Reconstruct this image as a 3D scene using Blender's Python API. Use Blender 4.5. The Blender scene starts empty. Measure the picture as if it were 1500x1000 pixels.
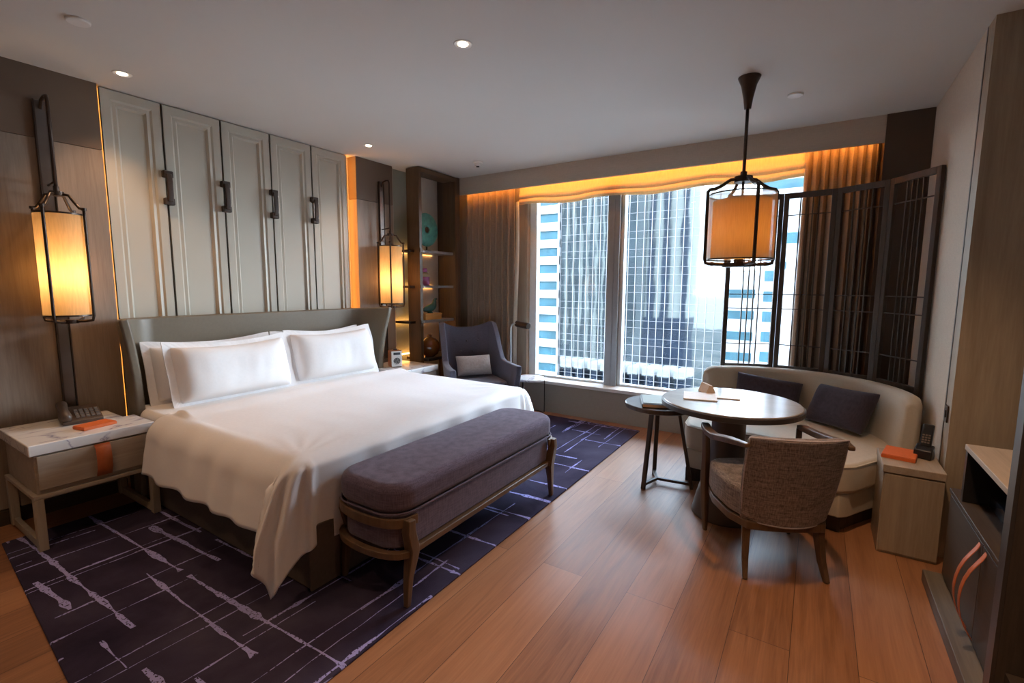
import bpy, bmesh, math, random
from mathutils import Vector, Matrix
random.seed(7)
C = bpy.context.scene.collection
PI = math.pi
def R(d): return math.radians(d)

# ------------------------------------------------------------------ mesh builder
class MB:
    def __init__(s): s.v = []; s.f = []
    def add(s, vs, fs, m=None):
        b = len(s.v)
        if m is not None: vs = [m @ Vector(v) for v in vs]
        s.v += [tuple(v) for v in vs]; s.f += [tuple(b+i for i in f) for f in fs]
        return s
    def box(s, x0, x1, y0, y1, z0, z1, m=None):
        vs = [(x0,y0,z0),(x1,y0,z0),(x1,y1,z0),(x0,y1,z0),(x0,y0,z1),(x1,y0,z1),(x1,y1,z1),(x0,y1,z1)]
        return s.add(vs, [(3,2,1,0),(4,5,6,7),(0,1,5,4),(1,2,6,5),(2,3,7,6),(3,0,4,7)], m)
    def prism(s, pts, z0, z1, m=None):
        n = len(pts)
        vs = [(x,y,z0) for x,y in pts]+[(x,y,z1) for x,y in pts]
        fs = [tuple(reversed(range(n))), tuple(range(n,2*n))]+[(i,(i+1)%n,n+(i+1)%n,n+i) for i in range(n)]
        return s.add(vs, fs, m)
    def lathe(s, prof, n=32, m=None, c=(0,0,0)):
        vs=[];fs=[]
        for r,z in prof:
            for k in range(n):
                a=2*PI*k/n; vs.append((c[0]+r*math.cos(a), c[1]+r*math.sin(a), c[2]+z))
        for i in range(len(prof)-1):
            for k in range(n):
                k2=(k+1)%n; fs.append((i*n+k,i*n+k2,(i+1)*n+k2,(i+1)*n+k))
        fs.append(tuple(reversed(range(n)))); fs.append(tuple(range((len(prof)-1)*n,len(prof)*n)))
        return s.add(vs, fs, m)
    def cyl(s, x, y, z0, z1, r, n=24, r2=None, m=None):
        return s.lathe([(r,z0),(r2 if r2 is not None else r,z1)], n, m, (x,y,0))
    def tube(s, pts, r, n=8, sq=None, close=False):
        # swept tube; sq=(w,h) makes a rectangular bar; r may be a list
        P=[Vector(p) for p in pts]; N=len(P); rings=[]
        up=Vector((0,0,1)); prev=None
        for i,p in enumerate(P):
            if close: t=(P[(i+1)%N]-P[i-1])
            else: t=(P[min(i+1,N-1)]-P[max(i-1,0)])
            t.normalize()
            if prev is None:
                a=t.cross(up)
                if a.length<1e-3: a=t.cross(Vector((1,0,0)))
            else: a=prev-t*prev.dot(t)
            a.normalize(); prev=a; b=t.cross(a)
            rr=r[i] if isinstance(r,(list,tuple)) else r
            if sq:
                w,h=sq[0]/2,sq[1]/2
                k=rr if rr else 1
                ring=[p+a*w*k+b*h*k,p-a*w*k+b*h*k,p-a*w*k-b*h*k,p+a*w*k-b*h*k]
            else: ring=[p+(a*math.cos(2*PI*j/n)+b*math.sin(2*PI*j/n))*rr for j in range(n)]
            rings.append(ring)
        n=len(rings[0]); vs=[v for g in rings for v in g]; fs=[]
        L=N if close else N-1
        for i in range(L):
            i2=(i+1)%N
            for j in range(n): fs.append((i*n+j,i*n+(j+1)%n,i2*n+(j+1)%n,i2*n+j))
        if not close: fs.append(tuple(reversed(range(n)))); fs.append(tuple(range((N-1)*n,N*n)))
        return s.add(vs, fs)
    def grid(s, rows, closeu=False, closev=False):
        nu=len(rows); nv=len(rows[0]); vs=[v for r_ in rows for v in r_]; fs=[]
        for i in range(nu if closeu else nu-1):
            for j in range(nv if closev else nv-1):
                i2=(i+1)%nu; j2=(j+1)%nv
                fs.append((i*nv+j,i2*nv+j,i2*nv+j2,i*nv+j2))
        return s.add(vs, fs)
    def build(s, name, mat, parent=None, smooth=False, bevel=0, seg=2, subd=0, solid=0, loc=None, rz=0, off=-1, fix=True):
        me=bpy.data.meshes.new(name)
        me.from_pydata(s.v,[],s.f)
        if fix:
            bm=bmesh.new(); bm.from_mesh(me); bmesh.ops.recalc_face_normals(bm,faces=bm.faces); bm.to_mesh(me); bm.free()
        me.materials.append(mat)
        o=bpy.data.objects.new(name,me); C.objects.link(o)
        if parent is not None: o.parent=parent
        if loc is not None: o.location=loc
        if rz: o.rotation_euler=(0,0,rz)
        if smooth:
            for p in me.polygons: p.use_smooth=True
        if solid:
            m=o.modifiers.new('thick','SOLIDIFY'); m.thickness=solid; m.offset=off
        if bevel:
            m=o.modifiers.new('bev','BEVEL'); m.width=bevel; m.segments=seg; m.limit_method='ANGLE'; m.angle_limit=R(35)
            for p in me.polygons: p.use_smooth=True
            w=o.modifiers.new('wn','WEIGHTED_NORMAL'); w.keep_sharp=False
        if subd:
            m=o.modifiers.new('sub','SUBSURF'); m.levels=subd; m.render_levels=subd
            for p in me.polygons: p.use_smooth=True
        return o

def tag(o,label,cat,group=None):
    o['label']=label; o['category']=cat
    if group: o['group']=group
    return o
def struct(o): o['kind']='structure'; return o
def thing(name,label,cat,loc=(0,0,0),rz=0,group=None):
    o=bpy.data.objects.new(name,None); C.objects.link(o); o.location=loc; o.rotation_euler=(0,0,rz)
    o.empty_display_size=.1
    return tag(o,label,cat,group)
def lab(o,l): o['label']=l; return o
def noise1(x,y=0,z=0):
    from mathutils import noise
    return noise.noise(Vector((x,y,z)))

# ------------------------------------------------------------------ materials
def new(name):
    m=bpy.data.materials.new(name); m.use_nodes=True; nt=m.node_tree; nt.nodes.clear()
    out=nt.nodes.new('ShaderNodeOutputMaterial'); b=nt.nodes.new('ShaderNodeBsdfPrincipled')
    nt.links.new(b.outputs[0],out.inputs[0]); return m,nt,b,out
def ramp(nt,fac,stops):
    r=nt.nodes.new('ShaderNodeValToRGB'); el=r.color_ramp.elements
    while len(el)<len(stops): el.new(.5)
    for e,(p,c) in zip(el,stops): e.position=p; e.color=(*c,1)
    nt.links.new(fac,r.inputs[0]); return r.outputs[0]
def coords(nt,scale=(1,1,1),rot=(0,0,0),kind='Object'):
    t=nt.nodes.new('ShaderNodeTexCoord'); m=nt.nodes.new('ShaderNodeMapping')
    m.inputs['Scale'].default_value=scale; m.inputs['Rotation'].default_value=rot
    nt.links.new(t.outputs[kind],m.inputs[0]); return m.outputs[0]
def ntex(nt,vec,scale,detail=3,rough=.5,dist=0):
    n=nt.nodes.new('ShaderNodeTexNoise'); n.inputs['Scale'].default_value=scale; n.inputs['Detail'].default_value=detail
    n.inputs['Roughness'].default_value=rough; n.inputs['Distortion'].default_value=dist
    nt.links.new(vec,n.inputs['Vector']); return n.outputs['Fac']
def math_(nt,op,a,b=None,c=None):
    n=nt.nodes.new('ShaderNodeMath'); n.operation=op
    for i,x in enumerate((a,b,c)):
        if x is None: continue
        if isinstance(x,(int,float)): n.inputs[i].default_value=x
        else: nt.links.new(x,n.inputs[i])
    return n.outputs[0]
def bump(nt,b,h,strength=.2,dist=.01):
    n=nt.nodes.new('ShaderNodeBump'); n.inputs['Strength'].default_value=strength; n.inputs['Distance'].default_value=dist
    nt.links.new(h,n.inputs['Height']); nt.links.new(n.outputs[0],b.inputs['Normal'])
def plain(name,col,rough=.5,metal=0,spec=.5,var=.0,sc=20,coat=0):
    m,nt,b,o=new(name); b.inputs['Roughness'].default_value=rough; b.inputs['Metallic'].default_value=metal
    b.inputs['Specular IOR Level'].default_value=spec; b.inputs['Coat Weight'].default_value=coat
    f=ntex(nt,coords(nt),sc)
    v=var or .04
    c=ramp(nt,f,[(.25,tuple(x*(1-v) for x in col)),(.75,tuple(min(1,x*(1+v)) for x in col))])
    nt.links.new(c,b.inputs['Base Color']); return m
def fabric(name,col,scale=400,rough=.9,var=.12,bs=.3,sheen=.2,col2=None,stripe=None):
    m,nt,b,o=new(name); b.inputs['Roughness'].default_value=rough; b.inputs['Specular IOR Level'].default_value=.2
    b.inputs['Sheen Weight'].default_value=sheen; b.inputs['Sheen Roughness'].default_value=.5
    v=coords(nt)
    f1=ntex(nt,coords(nt,(1,1,.08)),scale,2); f2=ntex(nt,coords(nt,(.08,.08,1)),scale,2)
    f=math_(nt,'ADD',f1,f2); f=math_(nt,'MULTIPLY',f,.5)
    c2=col2 or tuple(x*(1-var*2) for x in col)
    c=ramp(nt,f,[(.36,c2),(.62,tuple(min(1,x*(1+var)) for x in col))])
    nt.links.new(c,b.inputs['Base Color']); bump(nt,b,f,bs,.002); return m
def wood(name,c1,c2,axis='z',scale=9,rough=.45,spec=.4,coat=0):
    m,nt,b,o=new(name); b.inputs['Roughness'].default_value=rough; b.inputs['Specular IOR Level'].default_value=spec
    b.inputs['Coat Weight'].default_value=coat
    st={'x':(.06,1,1),'y':(1,.06,1),'z':(1,1,.06)}[axis]
    v=coords(nt,st)
    f=ntex(nt,v,scale,6,.6,1.2); g=ntex(nt,v,scale*14,3,.6,.2)
    h=math_(nt,'MULTIPLY_ADD',g,.35,math_(nt,'MULTIPLY',f,.75))
    c=ramp(nt,h,[(.38,c2),(.66,c1)])
    nt.links.new(c,b.inputs['Base Color']); bump(nt,b,g,.08,.003); return m
def emit(name,col,st):
    m,nt,b,o=new(name); nt.nodes.remove(b); e=nt.nodes.new('ShaderNodeEmission'); e.inputs[0].default_value=(*col,1); e.inputs[1].default_value=st
    nt.links.new(e.outputs[0],o.inputs[0]); return m
def shade_mat(name,col,tr=.6,alpha=0.0):
    m,nt,b,o=new(name); nt.nodes.remove(b)
    d=nt.nodes.new('ShaderNodeBsdfDiffuse'); t=nt.nodes.new('ShaderNodeBsdfTranslucent')
    f=ntex(nt,coords(nt,(1,1,.1)),120,2)
    c=ramp(nt,f,[(.3,tuple(x*.88 for x in col)),(.7,col)])
    nt.links.new(c,d.inputs[0]); nt.links.new(c,t.inputs[0])
    mx=nt.nodes.new('ShaderNodeMixShader'); mx.inputs[0].default_value=tr
    nt.links.new(d.outputs[0],mx.inputs[1]); nt.links.new(t.outputs[0],mx.inputs[2])
    res=mx
    if alpha:
        tp=nt.nodes.new('ShaderNodeBsdfTransparent'); m2=nt.nodes.new('ShaderNodeMixShader'); m2.inputs[0].default_value=alpha
        nt.links.new(mx.outputs[0],m2.inputs[1]); nt.links.new(tp.outputs[0],m2.inputs[2]); res=m2
    nt.links.new(res.outputs[0],o.inputs[0]); return m
def glass_mat(name,tint=(1,1,1)):
    m,nt,b,o=new(name); nt.nodes.remove(b)
    tp=nt.nodes.new('ShaderNodeBsdfTransparent'); tp.inputs[0].default_value=(*tint,1)
    g=nt.nodes.new('ShaderNodeBsdfGlossy'); g.inputs['Roughness'].default_value=.01
    fr=nt.nodes.new('ShaderNodeFresnel'); fr.inputs[0].default_value=1.35
    mx=nt.nodes.new('ShaderNodeMixShader'); nt.links.new(fr.outputs[0],mx.inputs[0])
    nt.links.new(tp.outputs[0],mx.inputs[1]); nt.links.new(g.outputs[0],mx.inputs[2]); nt.links.new(mx.outputs[0],o.inputs[0]); return m

M={}
M['ceil']=plain('ceiling_paint',(.68,.67,.64),.85,spec=.2,var=.01,sc=2)
M['beige']=fabric('beige_wallcovering',(.62,.55,.46),300,.8,.05,.15,0)
M['soffit']=fabric('soffit_cover',(.50,.43,.36),300,.8,.04,.1,0)
M['panel']=plain('taupe_lacquer_panel',(.53,.50,.42),.4,spec=.55,var=.015,sc=3)
M['wallwood']=wood('brown_oak_panel',(.32,.255,.205),(.215,.165,.13),'z',7,.42)
M['wallwood_top']=plain('bronze_brown_band',(.15,.105,.075),.45,var=.05,sc=6)
M['darkcol']=plain('dark_brown_column',(.085,.055,.038),.5,var=.05,sc=5)
M['greywood']=wood('grey_oak',(.42,.355,.27),(.31,.255,.19),'z',8,.4)
M['greywoodx']=wood('grey_oak_long',(.44,.37,.295),(.32,.26,.20),'x',8,.4)
M['plinth']=wood('dark_grey_wood',(.16,.145,.125),(.10,.09,.08),'x',8,.45)
M['walnut']=wood('walnut_brown',(.15,.09,.05),(.075,.045,.025),'z',8,.35)
M['walnutx']=wood('walnut_brown_long',(.15,.09,.05),(.075,.045,.025),'x',8,.35)
M['darkwood']=wood('dark_stained_wood',(.085,.065,.052),(.045,.034,.028),'z',10,.38)
M['darkwoodx']=wood('dark_stained_wood_long',(.075,.058,.046),(.04,.03,.025),'x',10,.42)
M['bronze']=plain('dark_bronze',(.075,.055,.045),.35,.7,var=.1,sc=30)
M['bronzel']=plain('brushed_bronze_plate',(.16,.14,.13),.35,.8,var=.1,sc=10)
M['steel']=plain('pale_steel',(.5,.52,.54),.3,.8)
M['alu']=plain('grey_aluminium',(.30,.31,.32),.4,.6)
M['frame']=plain('pale_window_frame',(.72,.78,.80),.4)
M['sill']=plain('white_stone_sill',(.78,.76,.72),.35)
M['lowwall']=fabric('taupe_low_wall',(.36,.31,.255),300,.7,.04,.1,0)
M['leather_h']=plain('taupe_headboard_leather',(.165,.135,.095),.42,spec=.5,var=.05,sc=60)
M['base']=plain('dark_taupe_bed_skirt',(.10,.075,.06),.75,var=.1,sc=60)
M['orange']=plain('orange_leather',(.72,.15,.03),.5,var=.06,sc=60)
M['tan']=plain('tan_orange_strap',(.50,.13,.04),.45,var=.08,sc=50)
M['hand']=plain('brown_leather_handle',(.045,.028,.02),.5,var=.15,sc=60)
M['linen']=fabric('white_linen',(.86,.85,.86),600,.75,.015,.06,.1)
M['sheet']=fabric('white_sheet',(.84,.81,.78),600,.8,.015,.05,.1)
M['bench']=fabric('purple_grey_weave',(.125,.098,.145),260,.9,.18,.4,.15)
M['armch']=fabric('slate_blue_grey_felt',(.105,.10,.135),500,.95,.12,.2,.2)
M['cushg']=fabric('pale_grey_cushion',(.40,.345,.32),400,.85,.1,.2,.15)
M['cushd']=fabric('charcoal_cushion',(.06,.05,.07),400,.9,.15,.3,.15)
M['sofa']=fabric('cream_upholstery',(.60,.545,.45),500,.7,.03,.08,.1)
M['chairf']=fabric('grey_brown_strie',(.25,.205,.185),240,.8,.3,.5,.15)
M['piping']=fabric('lilac_piping',(.45,.40,.42),400)
M['curtain']=fabric('brown_curtain',(.33,.245,.18),300,.9,.08,.15,.1)
M['sheer']=shade_mat('cream_sheer',(.8,.76,.66),.4)
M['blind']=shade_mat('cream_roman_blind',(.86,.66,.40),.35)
M['shade']=shade_mat('linen_lamp_shade',(.90,.68,.38),.55)
M['shade_out']=shade_mat('sheer_outer_shade',(.80,.66,.45),.5,.3)
M['shade_in']=shade_mat('amber_inner_shade',(.88,.50,.13),.55)
M['diff']=shade_mat('white_diffuser',(.9,.88,.82),.6)
M['teal']=plain('green_patina',(.10,.36,.30),.5,.1,var=.35,sc=25)
M['pink']=plain('mauve_glaze',(.50,.16,.36),.25,var=.1)
M['sand']=plain('sand_glaze',(.55,.45,.28),.3)
M['gold']=wood('honey_wood',(.70,.40,.13),(.5,.26,.07),'x',10,.35)
M['birdg']=plain('green_glass_glaze',(.03,.12,.10),.12,var=.3,sc=20,coat=.5)
M['vase']=plain('amber_brown_glaze',(.17,.055,.012),.18,var=.3,sc=12,coat=.6)
M['niche_g']=plain('grey_green_back_panel',(.27,.30,.25),.4)
M['niche_w']=plain('cream_back_strip',(.60,.55,.48),.5)
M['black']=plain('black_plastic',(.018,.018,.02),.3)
M['blackg']=plain('black_gloss',(.012,.014,.02),.12,coat=.5)
M['brownpl']=plain('brown_phone_plastic',(.09,.06,.045),.35)
M['keys']=plain('phone_keys',(.20,.16,.13),.4)
M['paper']=plain('white_paper',(.82,.82,.80),.7)
M['kraft']=plain('tan_card',(.60,.42,.28),.7)
M['white']=plain('white_plastic',(.78,.77,.74),.45)
M['cherry']=wood('cherry_wood',(.36,.14,.05),(.24,.08,.03),'z',12,.3)
M['tabletop']=wood('satin_grey_table_top',(.34,.31,.28),(.27,.245,.22),'y',5,.22,.6)
M['tableedge']=plain('dark_table_edge',(.05,.042,.038),.35)
M['tabbase']=plain('dark_bronze_pedestal',(.10,.078,.065),.35,.4)
M['glass']=glass_mat('window_glass',(.95,.985,1))
M['led']=emit('warm_led',(1,.36,.06),22)
M['led_gap']=emit('warm_led_gap',(1,.36,.06),6)
M['led_soft']=emit('warm_led_soft',(1,.42,.10),8)
M['bulb']=emit('warm_bulb',(1,.62,.28),4)
M['lens']=emit('downlight_lens',(1,.82,.6),5)

# marble
m,nt,b,o=new('white_marble'); v=coords(nt); b.inputs['Roughness'].default_value=.2
f=ntex(nt,coords(nt,(1,2.4,2.4),(0,0,.5)),1.6,5,.5,1.2); g=math_(nt,'ABSOLUTE',math_(nt,'SUBTRACT',f,.5))
nt.links.new(ramp(nt,g,[(0,(.34,.32,.40)),(.006,(.6,.58,.62)),(.022,(.80,.79,.78)),(1,(.84,.83,.81))]),b.inputs['Base Color']); M['marble']=m
# floor planks
m,nt,b,o=new('oak_plank_floor'); v=coords(nt)
bk=nt.nodes.new('ShaderNodeTexBrick'); nt.links.new(v,bk.inputs['Vector'])
bk.offset=.37; bk.inputs['Scale'].default_value=1; bk.inputs['Brick Width'].default_value=3.3; bk.inputs['Row Height'].default_value=.225
bk.inputs['Mortar Size'].default_value=.0014; bk.inputs['Mortar Smooth'].default_value=.2
bk.inputs['Color1'].default_value=(0,0,0,1); bk.inputs['Color2'].default_value=(1,1,1,1); bk.inputs['Mortar'].default_value=(.5,.5,.5,1)
gr=ntex(nt,coords(nt,(.07,1,1)),16,7,.62,1.5); gr2=ntex(nt,coords(nt,(.04,1,1)),150,2)
sep=nt.nodes.new('ShaderNodeSeparateColor'); nt.links.new(bk.outputs['Color'],sep.inputs[0])
t=math_(nt,'MULTIPLY_ADD',sep.outputs[0],.22,math_(nt,'MULTIPLY_ADD',gr,.6,math_(nt,'MULTIPLY',gr2,.2)))
col=ramp(nt,t,[(.3,(.17,.075,.035)),(.5,(.29,.135,.065)),(.75,(.40,.20,.10))])
mx=nt.nodes.new('ShaderNodeMix'); mx.data_type='RGBA'; nt.links.new(bk.outputs['Fac'],mx.inputs[0]); nt.links.new(col,mx.inputs[6]); mx.inputs[7].default_value=(.07,.03,.015,1)
nt.links.new(mx.outputs[2],b.inputs['Base Color'])
nt.links.new(math_(nt,'MULTIPLY_ADD',gr,.15,.30),b.inputs['Roughness'])
bump(nt,b,math_(nt,'SUBTRACT',math_(nt,'MULTIPLY',gr2,.15),bk.outputs['Fac']),.25,.003); M['floor']=m
# rug
m,nt,b,o=new('indigo_rug_brushstrokes'); b.inputs['Roughness'].default_value=.95; b.inputs['Specular IOR Level'].default_value=.1
tc=nt.nodes.new('ShaderNodeTexCoord'); sx=nt.nodes.new('ShaderNodeSeparateXYZ'); nt.links.new(tc.outputs['Object'],sx.inputs[0])
X,Y=sx.outputs[0],sx.outputs[1]
wob=ntex(nt,coords(nt),2.3,3)
def comb(nt,x,y,z=0):
    c=nt.nodes.new('ShaderNodeCombineXYZ')
    for i,k in enumerate((x,y,z)):
        if isinstance(k,(int,float)): c.inputs[i].default_value=k
        else: nt.links.new(k,c.inputs[i])
    return c.outputs[0]
def strokes(A,B,freq,seed,wid,thr,skew=0):
    # lines running along A, spaced in B
    bb=math_(nt,'MULTIPLY_ADD',A,skew,B)
    bb=math_(nt,'ADD',bb,math_(nt,'MULTIPLY',wob,.03))
    s=math_(nt,'MULTIPLY_ADD',bb,freq,seed*3.17)
    row=math_(nt,'FLOOR',s); fr=math_(nt,'FRACT',s)
    wn=nt.nodes.new('ShaderNodeTexWhiteNoise'); wn.noise_dimensions='1D'; nt.links.new(math_(nt,'ADD',row,seed*11.3),wn.inputs['W'])
    cen=math_(nt,'MULTIPLY_ADD',wn.outputs['Value'],.7,.15)
    d=math_(nt,'DIVIDE',math_(nt,'ABSOLUTE',math_(nt,'SUBTRACT',fr,cen)),freq)
    kn=ntex(nt,comb(nt,math_(nt,'MULTIPLY',A,5.5),math_(nt,'MULTIPLY',row,3.7),seed),1,2)
    w=math_(nt,'MULTIPLY',math_(nt,'POWER',math_(nt,'MAXIMUM',math_(nt,'MULTIPLY',kn,1.6),.1),3.2),wid)
    mk=ntex(nt,comb(nt,math_(nt,'MULTIPLY',A,.95),math_(nt,'MULTIPLY',row,5.3),seed*2.1+.5),1,0)
    on=math_(nt,'GREATER_THAN',mk,thr)
    return math_(nt,'MULTIPLY',math_(nt,'LESS_THAN',d,w),on)
acc=None
for args in ((X,Y,3.4,1,.009,.50,.015),(X,Y,5.2,2,.006,.55,-.01),(X,Y,2.3,3,.011,.55,.0),(X,Y,4.3,7,.005,.5,.02),
             (Y,X,2.6,4,.015,.50,.04),(Y,X,4.1,5,.011,.54,.0),(Y,X,1.7,6,.020,.53,.06)):
    k=strokes(*args); acc=k if acc is None else math_(nt,'MAXIMUM',acc,k)
fz=ntex(nt,coords(nt),90,2); acc=math_(nt,'MULTIPLY',acc,math_(nt,'GREATER_THAN',fz,.40))
cl=ntex(nt,coords(nt),1.6,5,.6,.4)
dark=ramp(nt,cl,[(.3,(.016,.012,.028)),(.5,(.036,.028,.056)),(.72,(.064,.055,.09))])
mx=nt.nodes.new('ShaderNodeMix'); mx.data_type='RGBA'; nt.links.new(acc,mx.inputs[0]); nt.links.new(dark,mx.inputs[6]); mx.inputs[7].default_value=(.32,.31,.62,1)
nt.links.new(mx.outputs[2],b.inputs['Base Color']); bump(nt,b,math_(nt,'ADD',acc,ntex(nt,coords(nt),300,2)),.5,.004); M['rug']=m

# ------------------------------------------------------------------ camera
H=1.45
cam=bpy.data.cameras.new('camera'); co=bpy.data.objects.new('camera',cam); C.objects.link(co)
cam.sensor_width=36; cam.lens=16.692; cam.clip_start=.05; cam.clip_end=2000
F=Vector((.83628408,.53586107,-.1161114)); Rr=Vector((.54001795,-.84163722,.00523449)); U=Vector((.09491871,.06707976,.9932224))
mt=Matrix.Identity(4)
for i in range(3): mt[i][0]=Rr[i]; mt[i][1]=U[i]; mt[i][2]=-F[i]
mt.translation=(0,0,H); co.matrix_world=mt
bpy.context.scene.camera=co
CZ=2.75

# ------------------------------------------------------------------ room shell
struct(MB().box(-1.8,5.0,-1.35,4.3,-.1,0).build('floor',M['floor']))
struct(MB().box(-1.8,5.1,-1.35,4.3,CZ,CZ+.1).build('ceiling',M['ceil']))
struct(MB().box(-1.8,5.1,4.17,4.3,0,CZ).build('wall_left',M['niche_w']))
struct(MB().box(3.44,5.1,-.75,-.63,0,CZ).build('wall_right',M['beige']))
struct(MB().box(3.30,3.42,-1.25,-.63,0,CZ).build('wall_corner',M['greywood']))
struct(MB().box(3.42,3.44,-.75,-.628,0,CZ).build('trim_1',M['bronzel']))
struct(MB().box(-1.8,3.30,-1.35,-1.25,0,CZ).build('wall_near_right',M['beige']))
struct(MB().box(-1.9,-1.8,-1.35,4.3,0,CZ).build('wall_back',M['beige']))
# window wall: low wall, soffit, column, jamb
struct(MB().box(4.76,5.0,-.35,4.17,0,.33).build('wall_window_low',M['lowwall']))
struct(MB().box(4.745,5.02,-.02,3.0,.33,.365).build('trim_2',M['sill'],bevel=.004))
struct(MB().box(4.69,4.73,-.35,3.84,2.553,CZ).build('trim_3',M['soffit']))
struct(MB().box(4.68,5.1,-.63,-.35,0,CZ).build('wall_column',M['darkcol']))
struct(MB().box(4.90,5.1,2.93,4.17,.33,CZ).build('wall_jamb',M['greywood']))
struct(MB().box(4.98,5.1,-.35,0.0,.33,CZ).build('wall_window_end',M['darkcol']))
struct(MB().box(4.96,5.1,0,2.93,2.62,CZ).build('wall_window_top',M['frame']))
struct(MB().box(4.64,4.69,3.78,4.17,0,CZ).build('trim_4',M['darkcol']))
# window
w=struct(MB().box(4.96,5.04,2.84,2.93,.365,2.62).box(4.96,5.04,0,.06,.365,2.62).box(4.96,5.04,.06,2.84,2.57,2.62).box(4.96,5.04,.06,2.84,.365,.385).build('window_1',M['frame'],bevel=.004))
MB().box(4.90,5.04,1.80,1.935,.366,2.619).box(4.895,4.9,1.855,1.862,.366,2.6).build('mullion',M['alu'],w,bevel=.004)
MB().box(4.95,5.03,1.765,1.80,.366,2.619).build('mullion_edge',M['frame'],w)
MB().box(4.995,5.005,.06,1.765,.385,2.57).build('pane',M['glass'],w)
MB().box(4.995,5.005,1.935,2.84,.385,2.57).build('pane',M['glass'],w)

# headboard wall panels (shaker)
def shaker(x0,x1,z0,z1,y,name='wall_panel'):
    s=MB()
    b=.07; d=.03
    # stepped frame: outer face, ogee, recessed centre
    lv=[(0,0),(b-.012,0),(b,-.010),(b+.02,-.006),(b+.035,-.024)]
    rows=[]
    for ins,dep in lv:
        rows.append([(x0+ins,y-dep,z0+ins),(x1-ins,y-dep,z0+ins),(x1-ins,y-dep,z1-ins),(x0+ins,y-dep,z1-ins)])
    s.grid(rows,closev=True)
    n=len(s.v); s.f.append((n-4,n-3,n-2,n-1))
    s.box(x0,x1,y+.0255,y+.05,z0,z1)
    s.box(x0,x0+.006,y,y+.05,z0,z1); s.box(x1-.006,x1,y,y+.05,z0,z1)
    return s
seams=[1.30,1.66,2.065,2.47,2.87,3.27]
for i in range(5):
    p=struct(shaker(seams[i]+.0015,seams[i+1]-.0015,0,2.742,4.09).build('trim_%d'%(i+5),M['panel']))
    if i<4:
        xs=seams[i+1]
        h=MB().tube([(xs,4.045,2.05),(xs,4.035,2.10),(xs,4.035,2.20),(xs,4.045,2.25)],1,sq=(.040,.016))
        h.box(xs-.033,xs+.033,4.045,4.089,2.222,2.272).box(xs-.033,xs+.033,4.045,4.089,2.028,2.078)
        lab(h.build('leather_handle',M['hand'],p,bevel=.008),'dark brown leather strap handle')
# LED lit gaps
struct(MB().box(1.2875,1.290,4.12,4.14,.3,2.74).build('trim_10',M['led_gap']))
struct(MB().box(3.2705,3.276,4.10,4.14,.3,2.74).build('trim_11',M['led_gap']))
# wood wall panels
def woodwall(x0,x1,y0,n,top=2.30,skip=False):
    p=struct(MB().box(x0,x1,y0,4.165,.09,top-.003).build('trim_%d'%n,M['wallwood'],bevel=.002))
    MB().box(x0,x1,y0,4.165,top,CZ).build('upper_band',M['wallwood_top'],p,bevel=.002)
    return p
woodwall(.42,1.287,4.06,13,2.33)
woodwall(3.345,3.84,4.04,14,2.33)
struct(MB().box(-1.8,.40,4.06,4.165,.02,CZ).build('trim_15',M['wallwood']))
struct(MB().box(-1.8,1.25,4.03,4.165,0,.085).build('baseboard_left',M['darkwoodx']))

# bookcase niche back panels
struct(MB().box(3.85,3.90,4.10,4.17,0,CZ).build('trim_16',M['niche_w']))
struct(MB().box(3.90,4.33,4.12,4.17,0,CZ).build('trim_17',M['niche_g']))
struct(MB().box(4.33,4.62,4.08,4.17,0,CZ).build('trim_18',M['niche_w']))

# ------------------------------------------------------------------ bookcase
bc=thing('bookcase','tall open wooden display shelf in the corner beside the curtain','shelf',(4.26,3.9,0))
def rel(o,p): return (o[0]-p[0],o[1]-p[1],o[2]-p[2])
L=(4.26,3.9,0)
def bx(x0,x1,y0,y1,z0,z1,L): return MB().box(x0-L[0],x1-L[0],y0-L[1],y1-L[1],z0-L[2],z1-L[2])
bx(3.955,4.0,3.76,3.95,0,2.74,L).build('side_panel',M['walnut'],bc,bevel=.003)
bx(4.575,4.62,3.76,3.95,0,2.74,L).build('side_panel',M['walnut'],bc,bevel=.003)
bx(4.0,4.575,3.76,3.95,2.69,2.74,L).build('top_panel',M['walnutx'],bc,bevel=.003)
for z in (1.85,1.45,1.05):
    sh=bx(4.001,4.56,3.78,4.07,z-.03,z,L).build('shelf',M['steel'],bc,bevel=.003)
    bx(3.865,3.954,3.84,4.07,z-.03,z-.005,L).box(3.954-L[0],4.0-L[0],3.75-L[1],3.762-L[1],z-.03,z+.01).build('shelf_bracket',M['bronze'],sh)
    bx(3.88,4.5,4.07,4.08,z-.03,z-.015,L).build('shelf_light',M['led_soft'],sh)
sh=bx(4.01,4.56,3.70,4.05,.585,.62,L).build('lower_shelf',M['tableedge'],bc,bevel=.004)
bx(3.88,4.5,4.055,4.07,.64,.655,L).build('shelf_light',M['led_soft'],sh)

# objects on the shelves
t=thing('disc_ornament','round green patinated disc with a centre hole on the top shelf','ornament',(4.22,3.9,1.85))
ring=[]
for r_,y_ in ((.035,-.012),(.05,-.018),(.185,-.010),(.192,0),(.185,.010),(.05,.018),(.035,.012)):
    ring.append([(r_*math.cos(a),y_,.245+r_*math.sin(a)) for a in [2*PI*k/48 for k in range(48)]])
MB().grid(ring,closeu=True,closev=True).build('disc',M['teal'],t,smooth=True)
MB().cyl(0,0,0,.012,.06).cyl(0,0,.012,.05,.01).build('stand',M['black'],t)
MB().lathe([(.034,-.006),(.034,.006)],24,Matrix.Translation((0,0,.245))@Matrix.Rotation(PI/2,4,'X')).build('hub',M['bronze'],t)
t=thing('ceramic_jar','mauve ceramic lidded jar with a sand coloured shoulder on the middle shelf','jar',(4.17,3.9,1.45))
MB().lathe([(.058,0),(.062,.01),(.062,.10)],32).build('body',M['pink'],t,smooth=True)
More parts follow.
